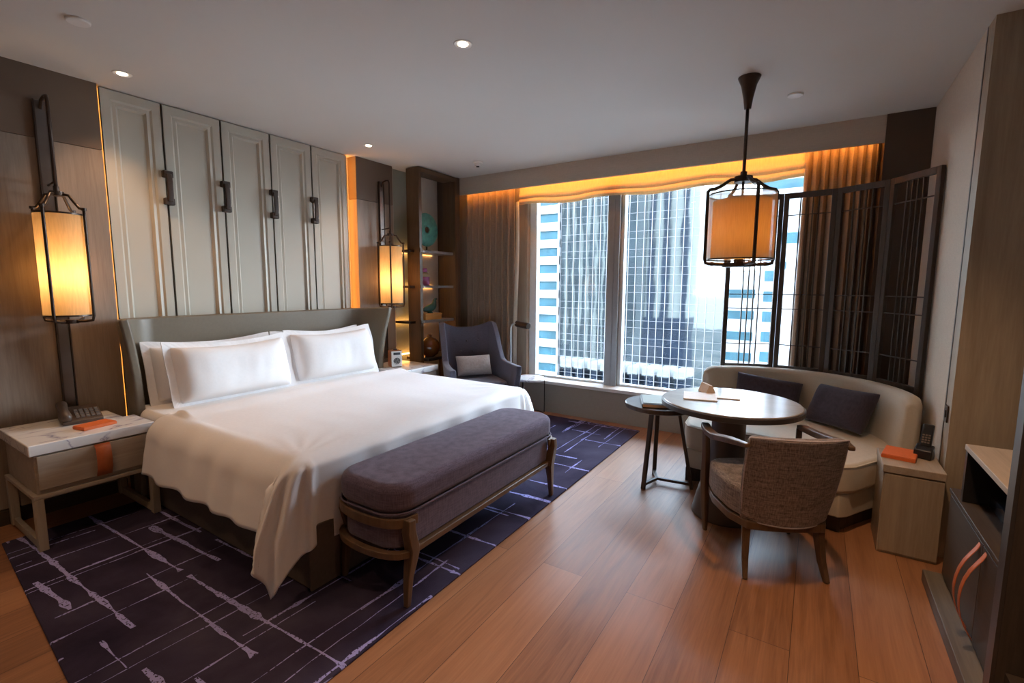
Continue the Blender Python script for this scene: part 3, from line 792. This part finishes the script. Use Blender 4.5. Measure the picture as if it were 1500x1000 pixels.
# ------------------------------------------------------------------ folding lattice screen
scr=thing('folding_screen','dark wooden folding lattice screen standing around the banquette','screen',(SC[0],SC[1],0))
angs=[34.4,5.9,-19.0,-43.2,-70.5]; RS=.865
P=[(RS*math.cos(R(a)),RS*math.sin(R(a))) for a in angs]
for i in range(4):
    a=Vector((*P[i],0)); b=Vector((*P[i+1],0)); d=(b-a); Ln=d.length; d.normalize(); nrm=Vector((-d.y,d.x,0))
    mt_=Matrix.Identity(4)
    for r_ in range(3): mt_[r_][0]=d[r_]; mt_[r_][1]=nrm[r_]; mt_[r_][2]=(0,0,1)[r_]
    mt_.translation=a
    Z1=2.22; pw=.036; th=.014
    fr=MB(); g=.003
    fr.box(g,g+pw,-th,th,0,Z1,mt_).box(Ln-g-pw,Ln-g,-th,th,0,Z1,mt_)
    fr.box(g+pw,Ln-g-pw,-th,th,Z1-.045,Z1,mt_).box(g+pw,Ln-g-pw,-th,th,.735,.79,mt_).box(g+pw,Ln-g-pw,-th,th,0,.06,mt_)
    p=fr.build('panel_frame',M['darkwood'],scr,bevel=.003)
    lt=MB()
    for z in (2.04,1.39,1.27,.965): lt.box(g+pw,Ln-g-pw,-.005,.005,z-.004,z+.004,mt_)
    mid=Ln/2
    for k in range(4): 
        xx=mid-.065+k*.043; lt.box(xx-.0045,xx+.0045,-.006,.006,.79,Z1-.045,mt_)
    lt.build('lattice',M['darkwood'],p)
    lo=MB().box(g+pw,Ln-g-pw,-.004,.004,.06,.735,mt_); lo.build('lower_infill',M['darkwood'],p)

# ------------------------------------------------------------------ round dining table
t=thing('round_table','round dining table with grey top and dark flared pedestal','table',(3.2,.42,0))
MB().lathe([(.395,.700),(.41,.705),(.41,.732),(.405,.735)],72).build('table_edge',M['tableedge'],t,smooth=False)
MB().lathe([(.400,.7355),(.402,.738),(.396,.742)],72).build('tabletop',M['tabletop'],t,smooth=False)
MB().lathe([(.195,0),(.195,.012),(.16,.16),(.115,.30),(.10,.42),(.10,.62),(.12,.699)],40).build('pedestal',M['tabbase'],t,smooth=True)
def sheetbox(name,label,cat,w,d,h,loc,rz,mat,bev=.002): return tag(MB().box(-w/2,w/2,-d/2,d/2,0,h).build(name,mat,loc=loc,rz=rz,bevel=bev),label,cat)
sheetbox('paper_folder','white folder lying open on the round table','folder',.22,.20,.008,(3.20,.60,.7425),R(12),M['paper'])
sheetbox('leather_pad','grey writing pad edge beside the white folder','pad',.05,.21,.007,(3.24,.475,.7425),R(12),M['white'])
t=thing('card_holder','tan folded card standing on the round table','card',(3.37,.59,.7425),R(-55))
MB().prism([(-.035,0),(.035,0),(.012,.055),(-.012,.06)],-.06,.06,Matrix.Rotation(PI/2,4,'X')@Matrix.Rotation(0,4,'Y')).build('card',M['kraft'],t,bevel=.002)

# ------------------------------------------------------------------ tripod side table
t=thing('tripod_side_table','small round dark side table with three legs overlapping the dining table','side table',(3.44,.92,0))
MB().lathe([(.235,.575),(.245,.58),(.245,.605),(.24,.61)],60).build('tabletop',M['darkwood'],t,smooth=False)
feet=[(3.276,.969),(3.597,.983),(3.469,.675)]
for fx,fy in feet:
    a=Vector((fx-3.44,fy-.92,0)); tp=a*.55
    MB().tube([(a.x,a.y,.0),(tp.x,tp.y,.576)],1,sq=(.03,.022)).build('leg',M['darkwood'],t,bevel=.003)
    MB().tube([(a.x*.97,a.y*.97,.035),(0,0,.035)],1,sq=(.022,.02)).build('stretcher',M['darkwood'],t,bevel=.002)
t=thing('leather_folder','dark leather folder with a cream panel on the tripod side table','folder',(3.40,.93,.6105),R(20))
MB().box(-.15,.15,-.11,.11,0,.028).build('cover',M['black'],t,bevel=.004)
MB().box(-.135,.135,-.10,.10,.0285,.033).build('top_panel',M['niche_g'],t,bevel=.002)
MB().box(-.152,-.1505,-.105,.105,.006,.024).build('page_edge',M['kraft'],t)

# ------------------------------------------------------------------ dining armchair
t=thing('dining_armchair','grey brown upholstered dining armchair with curved wooden arms, back to the camera','chair',(2.83,.165,0),R(28))
def outline(sc=1):
    return [(-.235,-.19),(-.25,-.10),(-.255,0),(-.25,.10),(-.235,.19),(-.12,.245),(.06,.265),(.19,.245),(.235,.20),(.25,.08),(.252,0),(.25,-.08),(.235,-.20),(.19,-.245),(.06,-.265),(-.12,-.245)]
MB().prism(outline(),.29,.45).build('seat',M['chairf'],t,bevel=.03,seg=4)
MB().prism([(x*.99,y*.99) for x,y in outline()],.245,.288).build('seat_frame',M['walnut'],t,bevel=.006)
rows=[]
for i in range(15):
    u=-1+2*i/14; row=[]
    for k in range(9):
        q=k/8; z=.285+.45*q
        w=.195+.025*q+.012*math.sin(q*PI)
        x=-.255-.085*q+.09*u*u*(1-.15*q)
        row.append((x,u*w,z+.012*(1-u*u)*q))
    rows.append(row)
bk_=MB().grid(rows).build('backrest',M['chairf'],t,solid=.055,off=0,bevel=.015,seg=3,smooth=True)
edge=[(rows[0][k][0]-.028,rows[0][k][1]-.004,rows[0][k][2]) for k in range(9)]+[(rows[i][8][0]-.028,rows[i][8][1],rows[i][8][2]+.002) for i in range(15)]+[(rows[14][k][0]-.028,rows[14][k][1]+.004,rows[14][k][2]) for k in range(8,-1,-1)]
edge+= [(rows[i][0][0]-.028,rows[i][0][1],rows[i][0][2]) for i in range(13,0,-1)]
MB().tube(edge,.004,6,close=True).build('piping',M['piping'],bk_,smooth=True)
for sy in(-1,1):
    pts=[(-.30,sy*.235,.70),(-.17,sy*.275,.685),(-.02,sy*.298,.655),(.10,sy*.29,.645),(.20,sy*.275,.648),(.235,sy*.265,.645)]
    MB().tube(pts,[.7,1,1.1,1.1,1.1,.9],sq=(.042,.03)).build('armrest',M['walnut'],t,bevel=.006)
    MB().tube([(.225,sy*.262,.64),(.215,sy*.258,.50),(.225,sy*.252,.30),(.222,sy*.245,.12),(.215,sy*.24,0)],[.9,1,1.15,.95,.6],sq=(.032,.036)).build('leg',M['walnut'],t,bevel=.004)
    MB().tube([(-.19,sy*.175,.285),(-.20,sy*.178,.20),(-.225,sy*.185,.09),(-.265,sy*.195,0)],[1.15,1.05,.85,.65],sq=(.036,.038)).build('leg',M['walnut'],t,bevel=.004)

# ------------------------------------------------------------------ pendant lantern
PX,PY=3.43,.45
t=thing('pendant_lantern','caged drum pendant lantern hanging above the round table','pendant lamp',(PX,PY,1.55))
z=-1.55
MB().lathe([(.02,2.56+z),(.028,2.62+z),(.045,2.70+z),(.065,2.745+z),(.066,2.7495+z)],32).build('ceiling_canopy',M['bronze'],t,smooth=True)
MB().cyl(0,0,2.13+z,2.57+z,.0105,16).build('rod',M['bronze'],t,smooth=True)
MB().cyl(0,0,2.115+z,2.15+z,.055,24).cyl(0,0,2.15+z,2.18+z,.02,16).build('hub',M['bronze'],t)
rr=.218
for k in range(4):
    a=R(30+90*k); c,s_=math.cos(a),math.sin(a)
    pts=[(.04,2.135),(.08,2.13),(.13,2.095),(.17,2.075),(.205,2.07),(rr,2.055),(rr,2.02),(rr,1.63),(rr*.97,1.605),(.19,1.60),(.13,1.598),(.04,1.595)]
    MB().tube([(r_*c,r_*s_,q+z) for r_,q in pts],.011,8).build('cage_bar',M['bronze'],t,smooth=True)
    MB().lathe([(.004,-.02),(.013,-.008),(.013,.008),(.004,.02)],12,Matrix.Translation((.17*c,.17*s_,1.60+z))@Matrix.Rotation(a,4,'Z')@Matrix.Rotation(PI/2,4,'Y')).build('finial',M['bronze'],t,smooth=True)
MB().cyl(0,0,1.58+z,1.605+z,.10,32).build('bottom_disc',M['bronze'],t)
MB().cyl(0,0,1.606+z,1.63+z,.03,16).build('bottom_stem',M['bronze'],t)
def ringwall(r0,z0,z1,n=64): return [[(r0*math.cos(2*PI*k/n),r0*math.sin(2*PI*k/n),zz+z) for k in range(n)] for zz in (z0,z1)]
MB().grid(ringwall(.200,1.63,2.04),closev=True).build('outer_shade',M['shade_out'],t,smooth=True)
MB().grid(ringwall(.172,1.64,2.0),closev=True).build('inner_shade',M['shade_in'],t,smooth=True)
for zz in(1.625,2.035):
    MB().grid([[(r_*math.cos(2*PI*k/64),r_*math.sin(2*PI*k/64),q+z) for k in range(64)] for r_,q in ((.203,zz),(.203,zz+.008),(.198,zz+.008),(.198,zz))],closeu=True,closev=True).build('shade_rim',M['bronze'],t)
MB().lathe([(.168,1.99+z),(.168,1.995+z)],48).build('diffuser',M['diff'],t)
MB().lathe([(.001,-.045),(.025,-.035),(.038,0),(.03,.03),(.015,.05)],16,None,(0,0,1.80+z)).build('bulb',M['bulb'],t,smooth=True)
MB().cyl(0,0,1.84+z,2.13+z,.008,12).build('lamp_holder',M['bronze'],t)
l=bpy.data.lights.new('pendant_light','POINT'); l.energy=1.3; l.color=(1,.62,.28); l.shadow_soft_size=.06
lo=bpy.data.objects.new('pendant_light',l); C.objects.link(lo); lo.parent=t; lo.location=(0,0,1.80+z)

# ------------------------------------------------------------------ side cabinet on the right
t=thing('side_cabinet','low grey oak side cabinet beside the banquette','cabinet',(3.37,-.50,0))
MB().box(-.18,.13,-.12,.135,.0,.455).build('body',M['greywood'],t,bevel=.003)
MB().box(-.19,.14,-.122,.14,.458,.50).build('top',M['greywoodx'],t,bevel=.004)
MB().box(-.188,-.181,-.118,.128,.015,.45).build('door',M['greywood'],t,bevel=.002)
tag(MB().box(-.10,.10,-.075,.075,0,.018).box(-.098,.098,-.073,.073,.019,.022).build('leather_notebook',M['orange'],bevel=.003,loc=(3.40,-.455,.5005),rz=R(-12)),'orange leather notebook on the low side cabinet','notebook')
t=thing('cordless_phone','black cordless telephone standing in its cradle on the side cabinet','telephone',(3.44,-.565,.5005),R(160))
MB().prism([(-.05,0),(.05,0),(.045,.05),(-.02,.075)],-.04,.04,Matrix.Rotation(PI/2,4,'X')).build('cradle',M['black'],t,bevel=.008)
mm=Matrix.Translation((-.005,0,.06))@Matrix.Rotation(R(-18),4,'Y')
hs=MB().box(-.012,.012,-.026,.026,0,.13,mm).build('handset',M['black'],t,bevel=.008)
k_=MB()
for r_ in range(4):
    for c_ in range(3): k_.box(.0125,.0145,-.018+c_*.013,-.009+c_*.013,.02+r_*.014,.028+r_*.014,mm)
k_.build('keypad',M['keys'],hs)
t=thing('wall_switch','small dark bronze wall switch on the panel edge above the side cabinet','switch',(3.37,-.628,.78))
MB().box(-.03,.03,0,.006,-.045,.045).build('plate',M['bronze'],t,bevel=.002)
MB().box(-.012,.012,.006,.01,-.02,.02).build('rocker',M['black'],t)

# ------------------------------------------------------------------ media dresser
t=thing('media_dresser','dark wooden media cabinet with open niche and orange strap pulls','cabinet',(2.45,-.9,0))
L=(2.45,-.9,0)
bx(1.85,2.98,-1.24,-.53,0,.06,L).build('plinth',M['plinth'],t,bevel=.004)
bx(1.85,2.97,-1.24,-.615,.065,.475,L).build('body',M['darkwoodx'],t,bevel=.003)
bx(1.85,2.98,-1.245,-.595,.478,.50,L).build('counter',M['darkwoodx'],t,bevel=.003)
bx(1.85,2.83,-1.24,-.60,.735,.76,L).build('upper_shelf',M['greywoodx'],t,bevel=.003)
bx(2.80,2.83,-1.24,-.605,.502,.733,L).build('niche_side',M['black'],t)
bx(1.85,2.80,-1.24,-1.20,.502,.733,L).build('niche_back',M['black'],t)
for (xa,xb) in((2.43,2.96),(1.87,2.425)):
    d=bx(xa,xb,-.613,-.598,.07,.472,L).build('door',M['darkwoodx'],t,bevel=.002)
    xc=2.47 if xa>2 else 2.385
    pts=[(-.597,.465),(-.593,.44),(-.555,.38),(-.535,.30),(-.535,.22),(-.555,.15),(-.593,.09)]
    lab(MB().grid([[(xc-.018-L[0],y-L[1],z) for (y,z) in pts],[(xc+.018-L[0],y-L[1],z) for (y,z) in pts]]).build('strap_pull',M['tan'],d,solid=.005,smooth=True,subd=1),'curved orange leather strap pull')
t=thing('black_media_player','glossy black media box on the dresser counter in the niche','media box',(2.62,-.93,.5005))
MB().box(-.22,.40,-.22,.24,0,.055).build('case',M['blackg'],t,bevel=.004) if False else MB().box(-.25,.17,-.22,.24,0.004,.06).build('case',M['blackg'],t,bevel=.004)
MB().box(-.20,-.17,-.18,.2,0,.004).box(.1,.13,-.18,.2,0,.004).build('feet',M['black'],t)
t=tag(MB().box(-.12,.12,-.024,.024,0,.018).build('remote_control',M['black'],bevel=.005,loc=(2.62,-.82,.7605),rz=R(50)),'black remote control lying on the upper dresser shelf','remote control')
# tall wardrobe unit near the camera
t=thing('tall_open_cabinet','tall dark open cabinet with pale metal edge at the right frame edge','cabinet',(1.75,-.85,0))
L=(1.75,-.85,0)
bx(2.02,2.06,-1.245,-.555,.062,2.74,L).build('side_panel',M['darkwood'],t,bevel=.002) if False else bx(1.80,1.84,-1.245,-.50,0,2.745,L).build('side_panel',M['darkwood'],t,bevel=.002)
bx(1.795,1.845,-.499,-.49,0,2.745,L).build('edge_trim',M['bronzel'],t)
bx(.95,.99,-1.245,-.50,0,2.745,L).build('side_panel',M['darkwood'],t,bevel=.002)
bx(.99,1.80,-1.245,-1.21,0,2.745,L).build('back_panel',M['darkwood'],t)
bx(.99,1.80,-1.21,-.52,.34,.365,L).build('shelf',M['darkwoodx'],t,bevel=.002)
bx(.99,1.80,-1.21,-.52,1.3,1.325,L).build('shelf',M['darkwoodx'],t,bevel=.002)
bx(1.66,1.675,-.60,-.53,.366,1.299,L).build('inner_rail',M['bronzel'],t)

# ------------------------------------------------------------------ ceiling fittings
def downlight(x,y,lit,label,en=0):
    t=thing('ceiling_downlight' if lit is not None else 'ceiling_cover_plate',label,'ceiling light' if lit is not None else 'ceiling fitting',(x,y,CZ))
    MB().lathe([(.036,-.001),(.046,-.0035),(.050,-.003),(.051,-.0005)],32).build('trim_ring',M['white'],t,smooth=True)
    MB().lathe([(.026,-.0045),(.028,-.0015)],24).build('lens',M['lens'] if lit else M['diff'],t)
    if en:
        l=bpy.data.lights.new('spot','SPOT'); l.energy=en; l.color=(1,.60,.33); l.spot_size=R(95); l.spot_blend=.8; l.shadow_soft_size=.04
        lo=bpy.data.objects.new('downlight_beam',l); C.objects.link(lo); lo.parent=t; lo.location=(0,0,-.02)
    return t
downlight(1.32,3.74,True,'lit recessed ceiling downlight above the pillows near the left wall',15)
downlight(2.16,1.71,True,'lit recessed ceiling downlight over the bench in mid ceiling',10)
downlight(3.17,3.64,True,'lit tiny ceiling downlight above the far headboard corner',9)
def blank(x,y,r,label):
    t=thing('ceiling_cover_plate',label,'ceiling fitting',(x,y,CZ))
    MB().lathe([(r*.9,-.012),(r,-.008),(r,-.0005)],36).build('cover',M['white'],t)
blank(.96,3.19,.05,'round white blank ceiling cover at the upper left')
blank(3.89,.22,.048,'round white blank ceiling cover beside the pendant rod')
t=thing('ceiling_sprinkler','white sprinkler head on the ceiling near the bookcase','sprinkler',(4.18,3.12,CZ))  # ceiling sprinkler: white housing with a small dark tip
MB().lathe([(.028,-.045),(.034,-.035),(.034,-.02),(.05,-.016),(.052,-.0005)],32).build('housing',M['white'],t)
MB().lathe([(.016,-.055),(.018,-.046)],16).build('sprinkler_tip',M['black'],t)
# downlights of the part of the room behind the camera
for i,(x,y,e,l_) in enumerate(((.9,-.2,44,'recessed ceiling downlight above the entry side of the room'),(2.3,-.1,42,'recessed ceiling downlight over the floor beside the dresser'),(-.3,2.3,24,'recessed ceiling downlight behind the camera on the left'),(.55,2.6,10,'recessed ceiling downlight above the rug edge'))):
    downlight(x,y,True,l_,e)

# ------------------------------------------------------------------ outside
GZ=-48
m,nt,b,o=new('city_ground'); b.inputs['Roughness'].default_value=.9
f=ntex(nt,coords(nt),.035,6,.7); g=ntex(nt,coords(nt),.2,4,.6)
c=ramp(nt,math_(nt,'MULTIPLY_ADD',g,.4,math_(nt,'MULTIPLY',f,.6)),[(.38,(.02,.04,.04)),(.46,(.09,.10,.10)),(.54,(.16,.14,.12)),(.66,(.24,.25,.26))])
nt.links.new(c,b.inputs['Base Color']); M['ground']=m
struct(MB().box(-2600,900,-900,1200,GZ-1,GZ).build('ground',M['ground']))
M['water']=plain('pale_harbour_water',(.075,.08,.08),.35,var=.1,sc=.01)
struct(MB().box(-2500,-420,-800,1100,GZ+.1,GZ+.5).build('ground_water',M['water']))
def mirror(name,col,rough,wav,str_):
    m,nt,b,o=new(name); b.inputs['Metallic'].default_value=1; b.inputs['Roughness'].default_value=rough
    b.inputs['Base Color'].default_value=(*col,1)
    bump(nt,b,ntex(nt,coords(nt,(1,.8,.25)),wav,2,.5),str_,.3); return m
M['mirror']=mirror('blue_mirror_glass',(.125,.145,.15),.03,.35,.035)
M['bwhite']=plain('white_cladding',(.19,.20,.21),.6,var=.03,sc=.2)
M['bband']=plain('blue_band_glass',(.014,.045,.06),.5,spec=.15,var=.35,sc=.3)
M['bgrid']=plain('white_mullion_metal',(.10,.10,.105),.5)
M['bgrey']=plain('grey_blue_tower',(.11,.13,.15),.6,var=.5,sc=.05)
M['bpale']=plain('pale_beige_tower',(.52,.50,.46),.7,var=.15,sc=.1)
M['bdark']=plain('dark_blue_tower',(.045,.06,.10),.4,var=.3,sc=.1)
M['roofw']=plain('white_canopy',(.9,.85,.8),.6,var=.1,sc=.4)
TX=85
tw=thing('glass_tower','mirror glass office tower with white mullion grid outside the window','building',(TX,28,GZ))
MB().box(0,30,-15,15.2,0,110).build('mirror_facade',M['mirror'],tw)
g=MB()
y=-15
while y<=15.3: g.box(-.12,.0,y-.055,y+.055,0,110); y+=1.37
z=0.4
while z<109:
    for q in(0,1.30): g.box(-.06,0,-15,15.2,z+q-.022,z+q+.022)
    z+=3.2
g.build('mullion_grid',M['bgrid'],tw)
tw=thing('banded_tower','white office tower with blue ribbon windows at the left of the window','building',(TX-.2,49,GZ))
MB().box(0,20,-5.6,12,0,110).build('ribbon_glass',M['bband'],tw)
g=MB(); z=.9
while z<109: g.box(-.3,0,-5.75,12,z,z+1.6); z+=3.3
g.box(-.4,0,-5.75,-5.4,0,110)
g.build('white_bands',M['bwhite'],tw)
tw=thing('white_building','white building with small square windows seen through the lattice screen','building',(TX-8,3,GZ))
MB().box(0,30,-30,4.6,0,75).build('wall',M['bwhite'],tw)
for k in range(9):
    zz=30+k*2.9
    MB().box(-.05,.4,2.4,3.6,zz,zz+1.5).build('window',M['bband'],tw)
MB().box(-.05,.3,-30,2.0,55.5,57).build('dark_band',M['bband'],tw)
for k in range(5): MB().box(-.05,.3,-3.8+k*2.2-4,-2.9+k*2.2-4,52,53).build('window',M['bband'],tw)
MB().box(-.05,.3,-30,4.5,63,64.2).box(-.05,.3,-30,4.5,66.5,67.7).box(-.05,.3,-30,4.5,70,71.2).build('ribbon_window',M['bband'],tw)
MB().box(5,25,4.8,9.5,0,52).build('annex',M['bwhite'],tw)
for k in range(7): MB().box(4.9,5.1,5.2,9.2,28+k*3.3,29.3+k*3.3).build('window',M['bband'],tw)
# buildings behind the hotel, seen mirrored in the glass tower
tw=thing('grey_tower','grey blue tower mirrored in the left part of the glass facade','building',(-70,107,GZ))
MB().box(-20,0,-17,17,0,140).build('wall',M['bgrey'],tw)
g=MB()
for k in range(8): g.box(0,.8,-15+k*4.2,-13.9+k*4.2,0,140)
g.build('piers',M['bpale'],tw)
tw=thing('pale_tower','pale tower with dark vertical strips mirrored in the glass facade','building',(-70,70,GZ))
MB().box(-20,0,-16.5,4,34,140).build('wall',M['bpale'],tw)
for a,b_ in((-.5,2.5),(-7.5,-4.2),(-16.5,-13.5)): MB().box(0,1,a,b_,0,140).build('dark_strip',M['bdark'],tw)
MB().box(-20,0.5,-16.5,4,0,34).build('podium',M['bdark'],tw)
MB().box(-20,0,9,16,0,140).build('blue_slab',M['bgrey'],tw)
MB().box(-20,1,4.2,8.6,0,140).build('white_pilaster',M['bwhite'],tw)
for k in range(10):
    t=thing('street_pavilion','white roofed street pavilion mirrored low in the glass tower','pavilion',(-50,49+k*6.9,GZ),0,'row of mirrored pavilions')
    MB().prism([(-6.5,-2.9),(6.5,-2.0),(6.5,2.9),(-6.5,2.0)],9.0,12.5).build('roof',M['roofw'],t)
    MB().prism([(-5,-2.2),(5,-1.5),(5,2.2),(-5,1.5)],0,9.0).build('wall',M['bdark'],t)

# ------------------------------------------------------------------ lights and world
sun=bpy.data.lights.new('sun','SUN'); sun.energy=2.0; sun.angle=R(1); sun.color=(1,.95,.88)
so=bpy.data.objects.new('sun',sun); C.objects.link(so)
d=Vector((.75,-.35,-.75)); so.rotation_euler=d.to_track_quat('-Z','Y').to_euler()
wd=bpy.data.worlds.new('sky'); bpy.context.scene.world=wd; wd.use_nodes=True; nt=wd.node_tree; nt.nodes.clear()
out=nt.nodes.new('ShaderNodeOutputWorld'); bg=nt.nodes.new('ShaderNodeBackground'); nt.links.new(bg.outputs[0],out.inputs[0])
tc=nt.nodes.new('ShaderNodeTexCoord'); sp_=nt.nodes.new('ShaderNodeSeparateXYZ'); nt.links.new(tc.outputs['Generated'],sp_.inputs[0])
nt.links.new(ramp(nt,sp_.outputs[2],[(0,(.86,.91,.95)),(.25,(.80,.89,1.0)),(1,(.55,.72,1.0))]),bg.inputs[0])
bg.inputs[1].default_value=12.0
pt=bpy.data.lights.new('window_portal','AREA'); pt.shape='RECTANGLE'; pt.size=2.8; pt.size_y=2.2; pt.cycles.is_portal=True
po=bpy.data.objects.new('window_portal',pt); C.objects.link(po); po.location=(5.06,1.45,1.48)
po.rotation_euler=Vector((-1,0,0)).to_track_quat('-Z','Y').to_euler()

sc=bpy.context.scene
sc.view_settings.view_transform='Standard'; sc.view_settings.look='None'; sc.view_settings.gamma=1; sc.view_settings.use_curve_mapping=False
sc.view_settings.exposure=1.15
sc.cycles.use_denoising=True
sc.cycles.max_bounces=10; sc.cycles.diffuse_bounces=6; sc.cycles.transparent_max_bounces=16
sc.cycles.sample_clamp_indirect=6
